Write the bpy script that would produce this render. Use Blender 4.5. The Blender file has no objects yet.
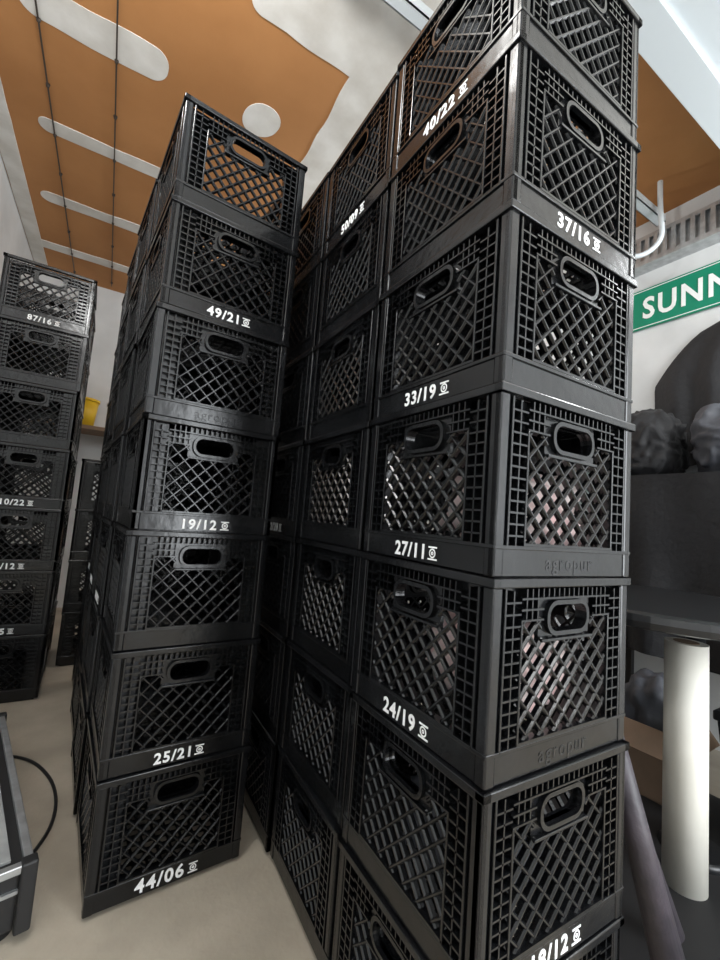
import bpy, bmesh, math, random
from mathutils import Vector, Matrix, noise
random.seed(7)
D=bpy.data; C=bpy.context
COL=C.scene.collection

# ------------------------------------------------------------------ helpers
def link(o,parent=None):
    COL.objects.link(o)
    if parent is not None: o.parent=parent
    return o
def empty(name,loc=(0,0,0),rz=0):
    e=D.objects.new(name,None); e.location=loc; e.rotation_euler=(0,0,rz); e.empty_display_size=.05
    return link(e)
def meshobj(name,bm,mats,parent=None,smooth=False,loc=(0,0,0),rot=(0,0,0)):
    me=D.meshes.new(name); bm.normal_update(); bm.to_mesh(me); bm.free()
    for m in (mats if isinstance(mats,(list,tuple)) else [mats]): me.materials.append(m)
    if smooth:
        for p in me.polygons: p.use_smooth=True
    o=D.objects.new(name,me); o.location=loc; o.rotation_euler=rot
    return link(o,parent)
def box(bm,x0,x1,y0,y1,z0,z1,M=None,bev=0,mi=0):
    pts=[(x,y,z) for x in (x0,x1) for y in (y0,y1) for z in (z0,z1)]
    vs=[bm.verts.new(M@Vector(p) if M else Vector(p)) for p in pts]
    F=[(0,1,3,2),(4,6,7,5),(0,4,5,1),(2,3,7,6),(0,2,6,4),(1,5,7,3)]
    fs=[bm.faces.new([vs[i] for i in f]) for f in F]
    for f in fs: f.material_index=mi
    if bev>0:
        es=list({e for f in fs for e in f.edges})
        r=bmesh.ops.bevel(bm,geom=es,offset=bev,segments=2,affect='EDGES',profile=.5)
        for f in r['faces']: f.material_index=mi
    return vs
def cyl(bm,p0,p1,r0,r1=None,n=20,mi=0,cap=True):
    r1=r0 if r1 is None else r1
    p0=Vector(p0);p1=Vector(p1);d=(p1-p0).normalized()
    a=d.orthogonal().normalized();b=d.cross(a)
    l0=[bm.verts.new(p0+(a*math.cos(t)+b*math.sin(t))*r0) for t in [2*math.pi*i/n for i in range(n)]]
    l1=[bm.verts.new(p1+(a*math.cos(t)+b*math.sin(t))*r1) for t in [2*math.pi*i/n for i in range(n)]]
    for i in range(n):
        f=bm.faces.new((l0[i],l0[(i+1)%n],l1[(i+1)%n],l1[i])); f.material_index=mi; f.smooth=True
    if cap:
        bm.faces.new(l0[::-1]).material_index=mi; bm.faces.new(l1).material_index=mi
def tube(name,pts,r,mat,parent=None,cyclic=False):
    cu=D.curves.new(name,'CURVE'); cu.dimensions='3D'; cu.bevel_depth=r; cu.bevel_resolution=3; cu.use_fill_caps=True
    sp=cu.splines.new('NURBS'); sp.points.add(len(pts)-1)
    for i,p in enumerate(pts): sp.points[i].co=(*p,1)
    sp.use_endpoint_u=True; sp.order_u=4; sp.resolution_u=8; sp.use_cyclic_u=cyclic
    cu.materials.append(mat)
    o=D.objects.new(name,cu); return link(o,parent)

# ------------------------------------------------------------------ materials
def mat(name,col,rough=.5,metal=0,nscale=None,ncol=None,bump=0,bscale=60,spec=.5,nlo=.35,nhi=.65,rvar=0,coat=0,sheen=0):
    m=D.materials.new(name); m.use_nodes=True; nt=m.node_tree; b=nt.nodes['Principled BSDF']
    b.inputs['Base Color'].default_value=(*col,1); b.inputs['Roughness'].default_value=rough
    b.inputs['Metallic'].default_value=metal; b.inputs['Specular IOR Level'].default_value=spec
    if coat: b.inputs['Coat Weight'].default_value=coat
    if sheen: b.inputs['Sheen Weight'].default_value=sheen
    tc=nt.nodes.new('ShaderNodeTexCoord')
    if nscale:
        n=nt.nodes.new('ShaderNodeTexNoise'); n.inputs['Scale'].default_value=nscale; n.inputs['Detail'].default_value=6
        nt.links.new(tc.outputs['Object'],n.inputs['Vector'])
        mr=nt.nodes.new('ShaderNodeMapRange'); mr.inputs[1].default_value=nlo; mr.inputs[2].default_value=nhi
        nt.links.new(n.outputs['Fac'],mr.inputs[0])
        mx=nt.nodes.new('ShaderNodeMix'); mx.data_type='RGBA'
        mx.inputs[6].default_value=(*col,1); mx.inputs[7].default_value=(*ncol,1)
        nt.links.new(mr.outputs[0],mx.inputs[0]); nt.links.new(mx.outputs[2],b.inputs['Base Color'])
        if rvar:
            r=nt.nodes.new('ShaderNodeMapRange'); r.inputs[3].default_value=rough-rvar; r.inputs[4].default_value=rough+rvar
            nt.links.new(n.outputs['Fac'],r.inputs[0]); nt.links.new(r.outputs[0],b.inputs['Roughness'])
    if bump:
        n2=nt.nodes.new('ShaderNodeTexNoise'); n2.inputs['Scale'].default_value=bscale; n2.inputs['Detail'].default_value=5
        nt.links.new(tc.outputs['Object'],n2.inputs['Vector'])
        bp=nt.nodes.new('ShaderNodeBump'); bp.inputs['Strength'].default_value=bump; bp.inputs['Distance'].default_value=.01
        nt.links.new(n2.outputs['Fac'],bp.inputs['Height']); nt.links.new(bp.outputs[0],b.inputs['Normal'])
    return m
M_crate=mat('black_crate_plastic',(.0036,.0038,.0045),.22,nscale=9,ncol=(.008,.0086,.010),bump=.10,bscale=30,rvar=.09,spec=.5)
M_ink=mat('white_ink',(.95,.96,.96),.6,nscale=300,ncol=(.75,.76,.77),nlo=.5,nhi=.8)
M_emb=mat('embossed_plastic',(.012,.0125,.014),.3)
M_floor=mat('concrete',(.47,.415,.335),.75,nscale=5,ncol=(.33,.29,.23),bump=.15,bscale=90,nlo=.3,nhi=.7)
M_ceil=mat('kraft_drywall',(.50,.23,.08),.8,nscale=2.5,ncol=(.42,.185,.06),bump=.03)
M_mud=mat('joint_compound',(.80,.78,.74),.85,nscale=7,ncol=(.64,.61,.56),bump=.1,bscale=20)
M_wall=mat('painted_wall',(.70,.71,.71),.75,nscale=4,ncol=(.60,.61,.61),bump=.05)
M_white=mat('white_metal',(.62,.67,.70),.4)
M_grey=mat('galvanised_steel',(.55,.57,.58),.4,metal=.7,nscale=30,ncol=(.42,.43,.44))
M_green=mat('sign_green',(.0,.22,.125),.4)
M_signw=mat('sign_white',(.85,.88,.86),.5)
M_bag=mat('black_fabric',(.010,.010,.012),.7,bump=.4,bscale=40,sheen=.05)
M_bagg=mat('grey_fabric',(.085,.09,.105),.6,nscale=6,ncol=(.05,.053,.065),bump=.35,bscale=25)
M_silver=mat('silver_bag',(.36,.38,.40),.35,nscale=6,ncol=(.25,.26,.28),bump=.3,bscale=15)
M_table=mat('black_table',(.010,.0105,.012),.35)
M_paper=mat('white_roll',(.82,.80,.73),.5,nscale=6,ncol=(.74,.72,.65))
M_card=mat('cardboard',(.27,.18,.12),.8,nscale=12,ncol=(.22,.15,.10))
M_pink=mat('pink_cloth',(.85,.58,.57),.7,nscale=14,ncol=(.85,.77,.74),bump=.4,bscale=25)
M_yel=mat('yellow_plastic',(.75,.48,.02),.5)
M_case=mat('case_grey_laminate',(.36,.37,.37),.5,nscale=20,ncol=(.27,.28,.28))
M_rub=mat('black_rubber',(.015,.015,.016),.55)
M_umb=mat('plum_nylon',(.06,.050,.062),.5,nscale=18,ncol=(.03,.026,.033),bump=.4,bscale=20)
M_screw=mat('screw_dark',(.06,.045,.035),.5)

# ------------------------------------------------------------------ crate mesh
W=.345; HW=W/2; H=.283; P=.275
def stadium(hw,hh,n=8):
    pts=[]
    r=hh*.9
    for cx,cz,a0 in ((hw-r,hh-r,0),(-hw+r,hh-r,90),(-hw+r,-hh+r,180),(hw-r,-hh+r,270)):
        for i in range(n):
            a=math.radians(a0+90*i/(n-1)); pts.append((cx+r*math.cos(a),cz+r*math.sin(a)))
    return pts
def rectproj(pts,hw,hh):
    out=[]
    for x,z in pts:
        k=min(hw/abs(x) if abs(x)>1e-6 else 9,hh/abs(z) if abs(z)>1e-6 else 9)
        out.append((x*k,z*k))
    return out
def ring(bm,inner,outer,n0,n1,cz,M):
    N=len(inner)
    def L(pts,n): return [bm.verts.new(M@Vector((x,-n,z+cz))) for x,z in pts]
    a=L(inner,n0);b=L(outer,n0);c=L(inner,n1);d=L(outer,n1)
    for i in range(N):
        j=(i+1)%N
        bm.faces.new((a[i],a[j],b[j],b[i])); bm.faces.new((c[i],d[i],d[j],c[j]))
        bm.faces.new((a[i],c[i],c[j],a[j])); bm.faces.new((b[i],b[j],d[j],d[i]))
def crate_mesh():
    bm=bmesh.new()
    for k in range(4):
        M=Matrix.Rotation(math.pi/2*k,4,'Z')@Matrix.Translation((0,-HW,0))
        def B(s0,s1,z0,z1,n0,n1,bev=0): box(bm,s0,s1,-n1,-n0,z0,z1,M,bev)
        e=HW
        B(-e-.003,e+.003,.270,H,-.013,.003,.0018)    # rim
        B(-e+.004,e-.004,.010,.052,-.014,-.003,.0014) # base band
        B(-e+.001,e-.001,.048,.054,-.012,.0,.001)     # ledge over the band
        B(-e+.016,e-.016,.0,.012,-.024,-.016)         # nesting foot
        for sg in (-1,1):
            a,b=sorted((sg*(e-.001),sg*(e-.021)))
            B(a,b,.009,.271,-.014,-.001,.003)
            a,b=sorted((sg*(e-.0245),sg*(e-.0285)))
            B(a,b,.05,.268,-.014,.0,.0008)
        wz0,wz1,ws=.058,.222,.112
        for sg in (-1,1):
            a,b=sorted((sg*ws,sg*(e-.021)))
            B(a,b,.05,.268,-.016,-.014)
            a,b=sorted((sg*(ws-.004),sg*ws))
            B(a,b,.054,wz1,-.016,.0,.0008)
            m=sg*(ws+e-.028)/2
            B(m-.0013,m+.0013,.054,.265,-.014,-.001)
            a,b=sorted((sg*ws,sg*(e-.026)))
            z=.066
            while z<.262:
                B(a,b,z,z+.0028,-.014,-.001); z+=.0165
        cz=.224; hw,hh=.047,.0195
        B(-ws,-.064,wz1,.268,-.016,-.014); B(.064,ws,wz1,.268,-.016,-.014)
        B(-ws,ws,.250,.268,-.016,-.014)
        for zz in (wz1,.237,.2525): 
            for sg in (-1,1):
                a,b=sorted((sg*.062,sg*ws)); B(a,b,zz,zz+.0028,-.014,.0)
        B(-.062,.062,.2525,.2553,-.014,0)
        s=-ws+.012
        while s<ws:
            z0=wz1 if abs(s)>.064 else .254
            B(s-.0013,s+.0013,z0,.268,-.014,-.001); s+=.0125
        inn=stadium(hw,hh)
        ring(bm,inn,rectproj(inn,.064,.030),-.015,-.008,cz,M)
        ring(bm,inn,stadium(hw+.0065,hh+.0065),-.020,.0,cz,M)
        B(-.064,.064,.190,.1945,-.015,.0,.0008)
        B(-ws,ws,.054,.058,-.015,.0)
        sp=.0345; wd=.0066
        def ok(x,z): return abs(x)<ws-.001 and wz0-.001<z<wz1+.001 and not(abs(x)<.062 and z>.194)
        for sg in (-1,1):
            c=-.30
            while c<.5:
                run=None; x=-ws
                st=.0015
                while x<=ws+st:
                    z=sg*x+c
                    if ok(x,z):
                        if run is None: run=x
                        last=x
                    elif run is not None:
                        if last-run>.004:
                            p0=Vector((run,0,sg*run+c));p1=Vector((last,0,sg*last+c))
                            d=(p1-p0).normalized(); p0-=d*.002; p1+=d*.002
                            q=Vector((-d.z,0,d.x))*wd/2
                            n0,n1=(-.0135,-.003) if sg>0 else (-.0135,-.0037)
                            nm=n1-.0028
                            vs=[]
                            for n,t in ((n0,.8),(nm,1),(n1,.35)):
                                for pp in (p0-q*t,p0+q*t,p1+q*t,p1-q*t):
                                    vs.append(bm.verts.new(M@Vector((pp.x,-n,pp.z))))
                            for f in ((0,1,2,3),(8,11,10,9),(0,4,5,1),(1,5,6,2),(2,6,7,3),(3,7,4,0),(4,8,9,5),(5,9,10,6),(6,10,11,7),(7,11,8,4)):
                                bm.faces.new([vs[i] for i in f])
                        run=None
                    x+=st
                c+=sp
    n=11; a=HW-.017
    for i in range(n):
        t=-a+.004+(2*a-.008)*i/(n-1)
        w=.003 if i not in (0,n-1) else .006
        box(bm,t-w,t+w,-a,a,.004,.010); box(bm,-a,a,t-w,t+w,.0045,.0105)
    bmesh.ops.recalc_face_normals(bm,faces=bm.faces)
    me=D.meshes.new('crate_mesh'); bm.to_mesh(me); bm.free(); me.materials.append(M_crate); return me
CR=crate_mesh()

_tc={}
def text_mesh(s,size,off=.0,ext=.0004,m=M_ink,sx=1):
    key=(s,size,m.name)
    if key in _tc: return _tc[key]
    cu=D.curves.new('t','FONT'); cu.body=s; cu.size=size; cu.offset=off; cu.extrude=ext; cu.align_x='LEFT'; cu.resolution_u=3
    cu.space_character=1.16
    o=D.objects.new('t',cu); COL.objects.link(o); C.view_layer.update()
    me=D.meshes.new_from_object(o.evaluated_get(C.evaluated_depsgraph_get()))
    D.objects.remove(o); me.materials.clear(); me.materials.append(m)
    me.name='lettering_'+s.replace('/','_')
    xs=[v.co.x for v in me.vertices]; _tc[key]=(me,max(xs)); return _tc[key]
def symbol_mesh():
    bm=bmesh.new(); T=.0004; k=.86
    def bar(x0,x1,y0,y1): box(bm,x0*k,x1*k,y0*k,y1*k,-T,T)
    bar(0,.026,0,.0030); bar(.001,.025,.0225,.0255)
    n=18
    for r0,r1 in ((.0062,.0092),(0.0012,.0036)):
        L=[[bm.verts.new(((.013+r*math.cos(2*math.pi*i/n))*k,(.0128+r*math.sin(2*math.pi*i/n))*k,T)) for i in range(n)] for r in (r0,r1)]
        for i in range(n): bm.faces.new((L[0][i],L[1][i],L[1][(i+1)%n],L[0][(i+1)%n]))
    me=D.meshes.new('lettering_symbol'); bm.to_mesh(me); bm.free(); me.materials.append(M_ink); return me
SYM=symbol_mesh()

def add_label(crate,txt,face,size=.034,shift=-.003):
    R=Matrix.Rotation(math.pi/2*face,4,'Z')
    base=R@Matrix.Translation((0,-HW+.0026,0))@Matrix.Rotation(math.pi/2,4,'X')
    if txt=='emb':
        me,w=text_mesh('agropur',.032,0,.0003,M_emb)
        o=D.objects.new('embossed_lettering',me); o.matrix_local=base@Matrix.Translation((-w/2,.020,0)); link(o,crate); return
    if txt=='44/06': size=.041
    me,w=text_mesh(txt,size,.0009)
    tot=w+.010+.023
    o=D.objects.new('number_lettering',me); link(o,crate); o.matrix_local=base@Matrix.Translation((-tot/2+shift,.017,0))
    o=D.objects.new('symbol_marking',SYM); link(o,crate); o.matrix_local=base@Matrix.Translation((tot/2-.023+shift,.017,0))

def stack(x,y,rz,n,labels=None,jit=1.0):
    e=empty('milk_crate_stack',(x,y,0),math.radians(rz))
    out=[]
    for i in range(n):
        c=D.objects.new('crate_%d'%(i+1),CR); link(c,e)
        c.location=(random.uniform(-.002,.002)*jit,random.uniform(-.002,.002)*jit,i*P)
        c.rotation_euler=(0,0,math.radians(random.uniform(-.8,.8)*jit)); out.append(c)
    for (i,face),t in (labels or {}).items(): add_label(out[i],t,face)
    return e,out
LR=4.4; v=Vector((-math.sin(math.radians(LR)),math.cos(math.radians(LR)),0))
base=Vector((.212,1.294,0))
lab={(0,0):'44/06',(1,0):'25/21',(3,0):'19/12',(4,0):'emb',(5,0):'49/21'}
stack(base.x,base.y,LR,7,lab)
for k in range(1,4):
    p=base+v*.362*k
    stack(p.x+random.uniform(-.008,.008),p.y,LR+random.uniform(-1,1),7,{(2,3):'31/08'})
right_stack,_=stack(.632,.577,0,7,{(6,3):'40/22',(4,3):'33/19',(3,3):'27/11',(2,3):'24/19',(5,0):'37/16',(1,0):'18/12',(2,0):'emb',(3,0):'emb'},.6)
labs=[{(6,3):'50/09'},{(3,3):'12/20'},{},{}]
for k in range(1,5):
    stack(.636+random.uniform(-.004,.004),.580+.355*k,random.uniform(-.7,.7),7,labs[k-1])
stack(-.338,2.52,1.5,7,{(6,0):'87/16',(3,0):'10/22',(2,0):'48/12',(1,0):'32/15'})
stack(-.35,2.89,1,7)
stack(.03,2.94,2,4)

def blob(name,loc,sc,m,parent=None,seed=0,amp=.25,fr=2.0,sub=4,flat=None,sq=3,fold=0):
    bm=bmesh.new(); bmesh.ops.create_icosphere(bm,subdivisions=sub,radius=1)
    for q in bm.verts:
        nn=q.co.normalized()
        d=1+amp*noise.noise(nn*fr+Vector((seed,seed*2.1,0)))+amp*.5*abs(noise.noise(nn*fr*2.7+Vector((seed*3,0,seed))))
        if fold:
            t=math.sin(nn.z*7+5*noise.noise(nn*1.7+Vector((seed,1,2)))+math.atan2(nn.y,nn.x)*1.0)
            d+=fold*(1-abs(t))**2
        k=1/max(abs(nn.x)**sq+abs(nn.y)**sq+abs(nn.z)**sq,1e-3)**(1/sq)
        q.co=Vector((nn.x*sc[0],nn.y*sc[1],nn.z*sc[2]))*d*k*.92
        if flat is not None: q.co.z=max(q.co.z,flat)
    return meshobj(name,bm,m,parent,True,loc)
e=right_stack
blob('cloth_contents_a',(.03,-.03,3*P+.105),(.115,.11,.075),M_pink,e,3,.3,3)
blob('cloth_contents_b',(.02,-.02,2*P+.115),(.115,.11,.08),M_pink,e,5,.3,3)
blob('cloth_contents_c',(.0,.0,1*P+.10),(.115,.11,.07),M_bagg,e,9,.3,3)

# ------------------------------------------------------------------ room
XL,XR,YB,YF,ZC=-.70,2.45,4.2,-1.8,2.7
def room(name,x0,x1,y0,y1,z0,z1,m):
    bm=bmesh.new(); box(bm,x0,x1,y0,y1,z0,z1); return meshobj(name,bm,m)
room('floor',XL-.12,XR+.12,YF-2.5,YB+.12,-.1,0,M_floor)
room('ceiling',XL-.12,XR+.12,YF,YB+.12,ZC,ZC+.1,M_ceil)
room('wall_left',XL-.12,XL,YF,YB,0,ZC,M_wall)
room('wall_right',XR,XR+.12,YF,YB,0,ZC,M_wall)
room('wall_back',XL,XR,YB,YB+.12,0,ZC,M_wall)
bm=bmesh.new()
box(bm,XL-.12,.9,YF-.12,YF,0,ZC+.1); box(bm,2.3,XR+.12,YF-.12,YF,0,ZC+.1); box(bm,.9,2.3,YF-.12,YF,2.2,ZC+.1)
meshobj('wall_front',bm,M_wall)
bm=bmesh.new()
box(bm,XL,XR,.28,.60,2.40,2.70,None,.006); box(bm,XL,XR,.53,.63,2.385,2.402,None,.002)
meshobj('ceiling_beam',bm,M_white)

bm=bmesh.new(); npatch=[0]
def patch(x0,x1,y0,y1,seed,r=None,amp=.02):
    npatch[0]+=1; zz=ZC-.002-.0006*npatch[0]
    cx,cy=(x0+x1)/2,(y0+y1)/2; hx,hy=(x1-x0)/2,(y1-y0)/2; r=min(hx,hy)*.95 if r is None else r
    pts=[]
    for ox,oy,a0 in ((hx-r,hy-r,0),(-hx+r,hy-r,90),(-hx+r,-hy+r,180),(hx-r,-hy+r,270)):
        for i in range(9):
            a=math.radians(a0+90*i/8); pts.append(Vector((cx+ox+r*math.cos(a),cy+oy+r*math.sin(a),0)))
    dense=[]
    for i in range(len(pts)):
        a,b=pts[i],pts[(i+1)%len(pts)]; n=max(1,int((b-a).length/.04))
        for j in range(n): dense.append(a.lerp(b,j/n))
    lo=[];hi=[]
    for p in dense:
        w=noise.noise(Vector((p.x*5,p.y*5,seed)))*amp; dr=(p-Vector((cx,cy,0))).normalized()
        q=p+dr*w; q.x=max(XL+.001,min(XR-.001,q.x))
        lo.append(bm.verts.new((q.x,q.y,zz))); hi.append(bm.verts.new((q.x,q.y,ZC)))
    bm.faces.new(lo)
    for i in range(len(lo)):
        j=(i+1)%len(lo); bm.faces.new((lo[i],lo[j],hi[j],hi[i]))
patch(-.50,.03,1.80,1.95,1); patch(.33,.51,1.78,1.96,2,amp=.04)
patch(-.50,.20,2.46,2.55,3,amp=.02); patch(-.55,.16,3.07,3.17,4,amp=.02); patch(-.66,.2,3.69,3.79,5,amp=.02)
patch(.24,.70,1.16,1.44,6,r=.06,amp=.05); patch(.66,1.45,.70,4.15,7,r=.04,amp=.06)
patch(-.695,-.61,1.0,4.15,9,r=.02); patch(1.75,2.4,1.6,1.75,10)
patch(-.6,2.4,-1.7,.24,11,r=.05); patch(-.6,.66,.65,1.10,12,r=.05)  # added out-of-view white reflectors, cut the brown tint mirrored in the crates
meshobj('joint_compound_and_reflectors',bm,M_mud)
bm=bmesh.new()
for X in (-.43,-.17):
    box(bm,X-.003,X+.003,1.0,4.1,ZC-.012,ZC-.008)
    y=1.05
    while y<4.05:
        cyl(bm,(X,y,ZC),(X,y,ZC-.014),.009,.006,8); y+=.3
meshobj('ceiling_screw_rows',bm,M_screw)
bm=bmesh.new()
box(bm,.3,2.33,1.03,1.075,2.56,2.565);box(bm,.3,2.33,1.03,1.034,2.56,2.60);box(bm,.3,2.33,1.071,1.075,2.56,2.60)
for X in (.5,1.4,2.3): box(bm,X-.01,X+.01,1.045,1.05,2.56,2.70)
meshobj('overhead_rail',bm,M_white)
bm=bmesh.new()
A0,A1=2.40,2.56
box(bm,2.36,2.45,.2,2.6,A0-.005,A0); box(bm,2.36,2.365,.2,2.6,A0,A0+.02);box(bm,2.36,2.365,.2,2.6,A1-.02,A1)
y=.2
while y<2.6: box(bm,2.36,2.366,y,y+.02,A0+.02,A1-.02); y+=.042
box(bm,2.40,2.404,.2,2.6,A0,A1)
box(bm,2.365,2.45,.2,2.6,A1-.004,A1)
meshobj('slotted_steel_angle',bm,M_grey)
s=empty('street_sign',(XR-.012,.95,2.18))
bm=bmesh.new()
box(bm,-.004,.004,-.62,.34,-.115,.115,None,.002); meshobj('panel',bm,M_green,s)
bm=bmesh.new()
for a in ((-.61,.33,.102,.106),(-.61,.33,-.106,-.102)): box(bm,-.0055,-.0035,a[0],a[1],a[2],a[3])
for yy in (.326,-.61): box(bm,-.0055,-.0035,yy,yy+.004,-.106,.106)
meshobj('border',bm,M_signw,s)
me,w=text_mesh('SUNNY',.165,.004,.001,M_signw)
o=D.objects.new('sign_lettering',me); link(o,s)
o.matrix_local=Matrix(((0,0,-1,-.006),(-.82,0,0,.235),(0,1,0,-.058),(0,0,0,1)))
tube('ceiling_hook',[(2.2,1.0,2.70),(2.2,1.0,2.56),(2.2,.99,2.46),(2.19,.98,2.38),(2.15,1.03,2.30),(2.1,1.1,2.30),(2.08,1.14,2.37)],.012,M_white)

s=empty('storage_shelf',(0,0,0))
bm=bmesh.new()
for z in (.42,1.15): box(bm,2.05,2.43,.25,2.1,z,z+.03,None,.003)
for x in (2.07,2.40):
    for y in (.27,1.2,2.07): box(bm,x-.015,x+.015,y-.015,y+.015,0,1.5)
meshobj('frame',bm,M_table,s)
blob('duffel_bag',(2.21,.40,1.35),(.14,.12,.17),M_bag,None,2,.15,1.8,5,-.162,3,.12)
blob('grey_bag',(2.21,.71,1.34),(.14,.135,.16),M_bagg,None,4,.15,1.5,5,-.152,3,.12)
blob('black_bag',(2.20,1.04,1.34),(.14,.145,.17),M_bag,None,6,.15,1.8,5,-.152,3,.13)
blob('silver_bag',(2.22,1.32,1.45),(.08,.08,.26),M_silver,None,8,.2,2.0,5,-.262,2.6,.1)
blob('duffel_bag',(2.21,1.68,1.34),(.14,.20,.16),M_bag,None,12,.15,1.8,5,-.152,3,.12)
bm=bmesh.new(); g=[]
nx,nz=60,24
for i in range(nx+1):
    row=[]
    for j in range(nz+1):
        u=i/nx; t=j/nz
        wv=.30+.70*min(1,(t*2.6))**.6
        yy=.72+(u-.5)*.80*wv
        x=2.43-.035*math.sin(math.pi*u)-.014*math.sin(u*28+3*t+2*noise.noise(Vector((u*3,t*2,0))))*min(1,t*2)
        row.append(bm.verts.new((x,yy,1.98-.68*t-.03*math.sin(u*9)*t)))
    g.append(row)
for i in range(nx):
    for j in range(nz): bm.faces.new((g[i][j],g[i+1][j],g[i+1][j+1],g[i][j+1]))
meshobj('hanging_jacket',bm,M_bag,None,True)
bm=bmesh.new(); nx,nz=80,24; g=[]
for i in range(nx+1):
    row=[]
    for j in range(nz+1):
        y=.26+1.8*i/nx; t=j/nz
        x=2.02-.03*t+(.028*math.sin(y*26+2*math.sin(y*5)+1.5*t))*t+.02*noise.noise(Vector((y*5,t*3,1)))
        row.append(bm.verts.new((x,y,1.19-.75*t)))
    g.append(row)
for i in range(nx):
    for j in range(nz): bm.faces.new((g[i][j],g[i+1][j],g[i+1][j+1],g[i][j+1]))
meshobj('hanging_tarp',bm,M_bag,None,True)

s=empty('round_table',(1.47,.66,0))
bm=bmesh.new()
prof=[(0,.69),(.36,.69),(.375,.695),(.38,.71),(.375,.725),(.36,.73),(0,.73)]
n=64; rings=[]
for r,z in prof: rings.append([bm.verts.new((r*math.cos(2*math.pi*i/n),r*math.sin(2*math.pi*i/n),z)) for i in range(n)] if r else [bm.verts.new((0,0,z))])
for a,b in zip(rings,rings[1:]):
    for i in range(n):
        j=(i+1)%n
        if len(a)==1: f=bm.faces.new((a[0],b[i],b[j]))
        elif len(b)==1: f=bm.faces.new((a[i],a[j],b[0]))
        else: f=bm.faces.new((a[i],a[j],b[j],b[i]))
bmesh.ops.recalc_face_normals(bm,faces=bm.faces)
meshobj('top',bm,M_table,s)
bm=bmesh.new()
cyl(bm,(.13,-.05,.02),(.13,-.05,.69),.025); cyl(bm,(.13,-.05,.004),(.13,-.05,.02),.09,.075,32)
meshobj('pedestal',bm,M_table,s)
room('dark_floor_sheet',1.0,2.0,.16,1.35,0,.004,M_rub)  # added dark sheet that makes this stretch of floor read dark
bm=bmesh.new()
c=(1.425,.565)
cyl(bm,(c[0],c[1],.004),(c[0],c[1],.63),.050,n=40)
cyl(bm,(c[0],c[1],.6295),(c[0],c[1],.631),.03,n=24,mi=1)
meshobj('paper_roll',bm,[M_paper,M_card])
s=empty('dark_filler_tote',(1.84,.40,.004),0)  # added black tote, darkens the background behind the roll
bm=bmesh.new()
def frust(bm,a0,b0,z0,a1,b1,z1):
    lo=[bm.verts.new((x*a0,y*b0,z0)) for x,y in ((-1,-1),(1,-1),(1,1),(-1,1))]
    hi=[bm.verts.new((x*a1,y*b1,z1)) for x,y in ((-1,-1),(1,-1),(1,1),(-1,1))]
    bm.faces.new(lo[::-1]);bm.faces.new(hi)
    for i in range(4): bm.faces.new((lo[i],lo[(i+1)%4],hi[(i+1)%4],hi[i]))
frust(bm,.12,.16,0,.14,.19,.36); box(bm,-.15,.15,-.20,.20,.36,.39,None,.006); box(bm,-.12,.12,-.17,.17,.39,.40,None,.004)
for t in (-.12,-.04,.04,.12): box(bm,-.148,-.13,t-.008,t+.008,.05,.36)
meshobj('body_and_lid',bm,M_table,s)
s=empty('cardboard_box',(1.86,.84,.004),.05)
bm=bmesh.new(); a=.12; h=.24
box(bm,-a,a,-a,a,0,.005)
for q in ((-a,-a+.005,-a,a),(a-.005,a,-a,a),(-a,a,-a,-a+.005),(-a,a,a-.005,a)): box(bm,*q,0,h)
meshobj('walls',bm,M_card,s)
bm=bmesh.new(); Mx=Matrix.Translation((0,-a,h))@Matrix.Rotation(.9,4,'X'); box(bm,-a,a,-.07,0,-.002,.002,Mx)
Mx=Matrix.Translation((-a,0,h))@Matrix.Rotation(-.9,4,'Y'); box(bm,-.09,0,-a,a,-.002,.002,Mx)
meshobj('flaps',bm,M_card,s)
blob('grey_bundle',(0,0,.25),(.10,.10,.15),M_bagg,s,21,.25,2.4,4,-.2)
s=empty('folded_umbrella',(0,0,0))
bm=bmesh.new(); cyl(bm,(1.04,.42,.03),(.985,.56,.60),.032,.018,24); cyl(bm,(1.04,.42,.004),(1.04,.42,.04),.008,.012); cyl(bm,(.985,.56,.60),(.975,.585,.68),.009)
meshobj('canopy_and_shaft',bm,M_umb,s)
s=empty('folded_umbrella',(0,0,0))
bm=bmesh.new(); cyl(bm,(1.19,.50,.03),(1.05,.64,.60),.030,.018,24); cyl(bm,(1.19,.50,.004),(1.19,.50,.04),.008,.012); cyl(bm,(1.05,.64,.60),(1.03,.66,.675),.009)
meshobj('canopy_and_shaft',bm,M_umb,s)

s=empty('equipment_case',(-.334,1.453,0),math.radians(12.8))
bm=bmesh.new(); box(bm,-.20,.20,-.38,.38,.02,.14,None,.006); meshobj('body',bm,M_rub,s)
bm=bmesh.new(); box(bm,-.175,.175,-.355,.355,.14,.146,None,.001); meshobj('lid_panel',bm,M_case,s)
bm=bmesh.new()
for x in (-.203,.203):
    box(bm,x-.008,x+.008,-.385,.385,.134,.150,None,.002); box(bm,x-.004,x+.004,-.385,.385,.095,.102)
for y in (-.383,.383):
    box(bm,-.21,.21,y-.008,y+.008,.134,.150,None,.002); box(bm,-.21,.21,y-.004,y+.004,.095,.102)
meshobj('edging',bm,M_grey,s)
bm=bmesh.new()
for x in (-.203,.203):
    for y in (-.383,.383): box(bm,x-.014,x+.014,y-.014,y+.014,.02,.154,None,.004)
for x in (-.17,.17):
    for y in (-.34,.34): cyl(bm,(x,y,0),(x,y,.025),.025,.02)
meshobj('corners_and_feet',bm,M_rub,s)
tube('power_cable',[(-.30,1.92,.006),(-.16,1.90,.006),(-.06,1.74,.006),(-.02,1.56,.006),(-.03,1.42,.006),(-.06,1.36,.006),(-.085,1.30,.006)],.0045,M_rub)

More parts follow.
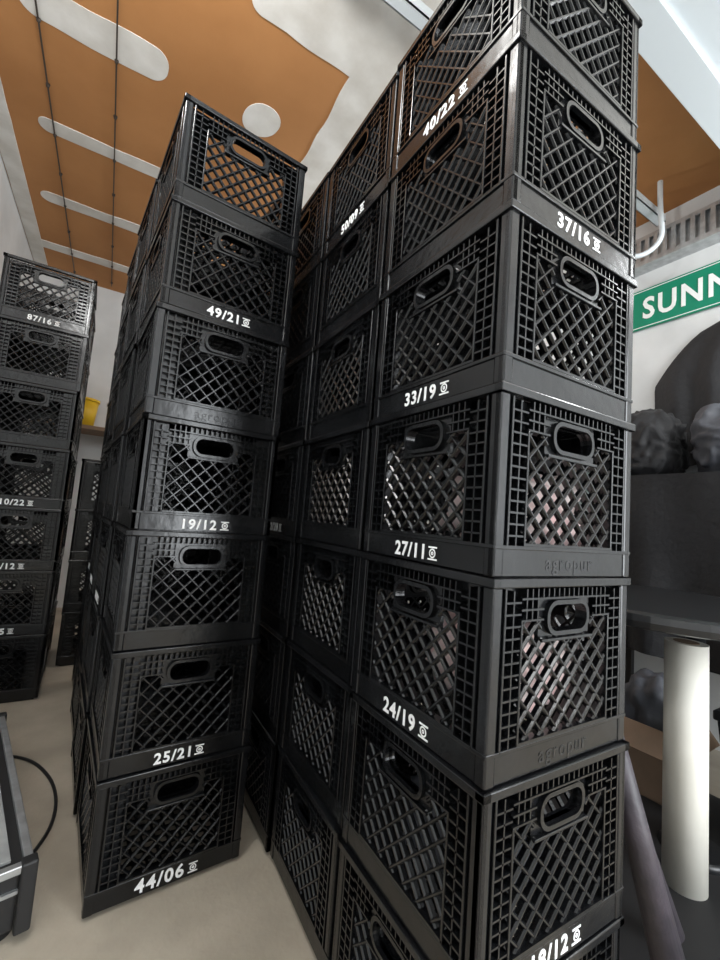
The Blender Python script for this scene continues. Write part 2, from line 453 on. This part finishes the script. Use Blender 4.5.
s=empty('wall_shelf',(0,0,0))
bm=bmesh.new(); box(bm,-.55,.6,3.85,4.2,1.42,1.45,None,.003)
for x in (-.4,.4): box(bm,x-.01,x+.01,3.88,4.2,1.39,1.42); box(bm,x-.01,x+.01,4.17,4.2,1.2,1.42)
meshobj('board',bm,M_card,s)
bm=bmesh.new(); cyl(bm,(-.24,3.98,1.45),(-.24,3.98,1.65),.08,.10,32); cyl(bm,(-.24,3.98,1.65),(-.24,3.98,1.67),.107,.107,32)
meshobj('yellow_tub',bm,M_yel)

# ------------------------------------------------------------------ light
w=D.worlds.new('world'); C.scene.world=w; w.use_nodes=True
bg=w.node_tree.nodes['Background']; bg.inputs[0].default_value=(.88,.94,1,1); bg.inputs[1].default_value=3
def area(name,loc,tgt,sx,sy,pw,col=(1,1,1)):
    l=D.lights.new(name,'AREA'); l.shape='RECTANGLE'; l.size=sx; l.size_y=sy; l.energy=pw; l.color=col
    o=D.objects.new(name,l); o.location=loc; o.rotation_euler=(Vector(tgt)-Vector(loc)).to_track_quat('-Z','Y').to_euler(); return link(o)
def point(name,loc,pw,r=.07,col=(1,1,1)):
    l=D.lights.new(name,'POINT'); l.energy=pw; l.shadow_soft_size=r; l.color=col
    o=D.objects.new(name,l); o.location=loc; return link(o)
area('daylight_opening',(1.6,-1.75,1.2),(.6,2,1.3),1.3,1.9,80,(.93,.97,1))
point('unseen_lamp',(-.12,.74,2.32),32,.07,(1,.99,.97))  # unseen overhead lamp, added to keep the ceiling bright
point('unseen_lamp',(2.1,.0,2.2),22,.10,(.97,.99,1))  # unseen lamp added for gloss on ribs and struts
point('unseen_lamp',(.1,-.7,2.1),18,.12,(.97,.99,1))  # unseen soft fill added to lift the left stack's front faces
point('unseen_lamp',(1.6,2.6,2.3),24,.07,(1,.99,.97))

# ------------------------------------------------------------------ camera
F=424; th=math.radians(30.5); pt=math.radians(5.17); r=math.radians(4.49)
f0=Vector((math.sin(th),math.cos(th),0)); R0=Vector((math.cos(th),-math.sin(th),0)); Z=Vector((0,0,1))
f=f0*math.cos(pt)+Z*math.sin(pt); U0=Z*math.cos(pt)-f0*math.sin(pt)
R=R0*math.cos(r)+U0*math.sin(r); U=-R0*math.sin(r)+U0*math.cos(r)
cd=D.cameras.new('camera'); cd.sensor_fit='VERTICAL'; cd.sensor_height=24; cd.sensor_width=18; cd.lens=24*F/960; cd.clip_start=.01
co=D.objects.new('camera',cd); link(co)
co.matrix_world=Matrix(((R.x,U.x,-f.x,0),(R.y,U.y,-f.y,0),(R.z,U.z,-f.z,.90),(0,0,0,1)))
C.scene.camera=co
C.scene.view_settings.view_transform='Standard'
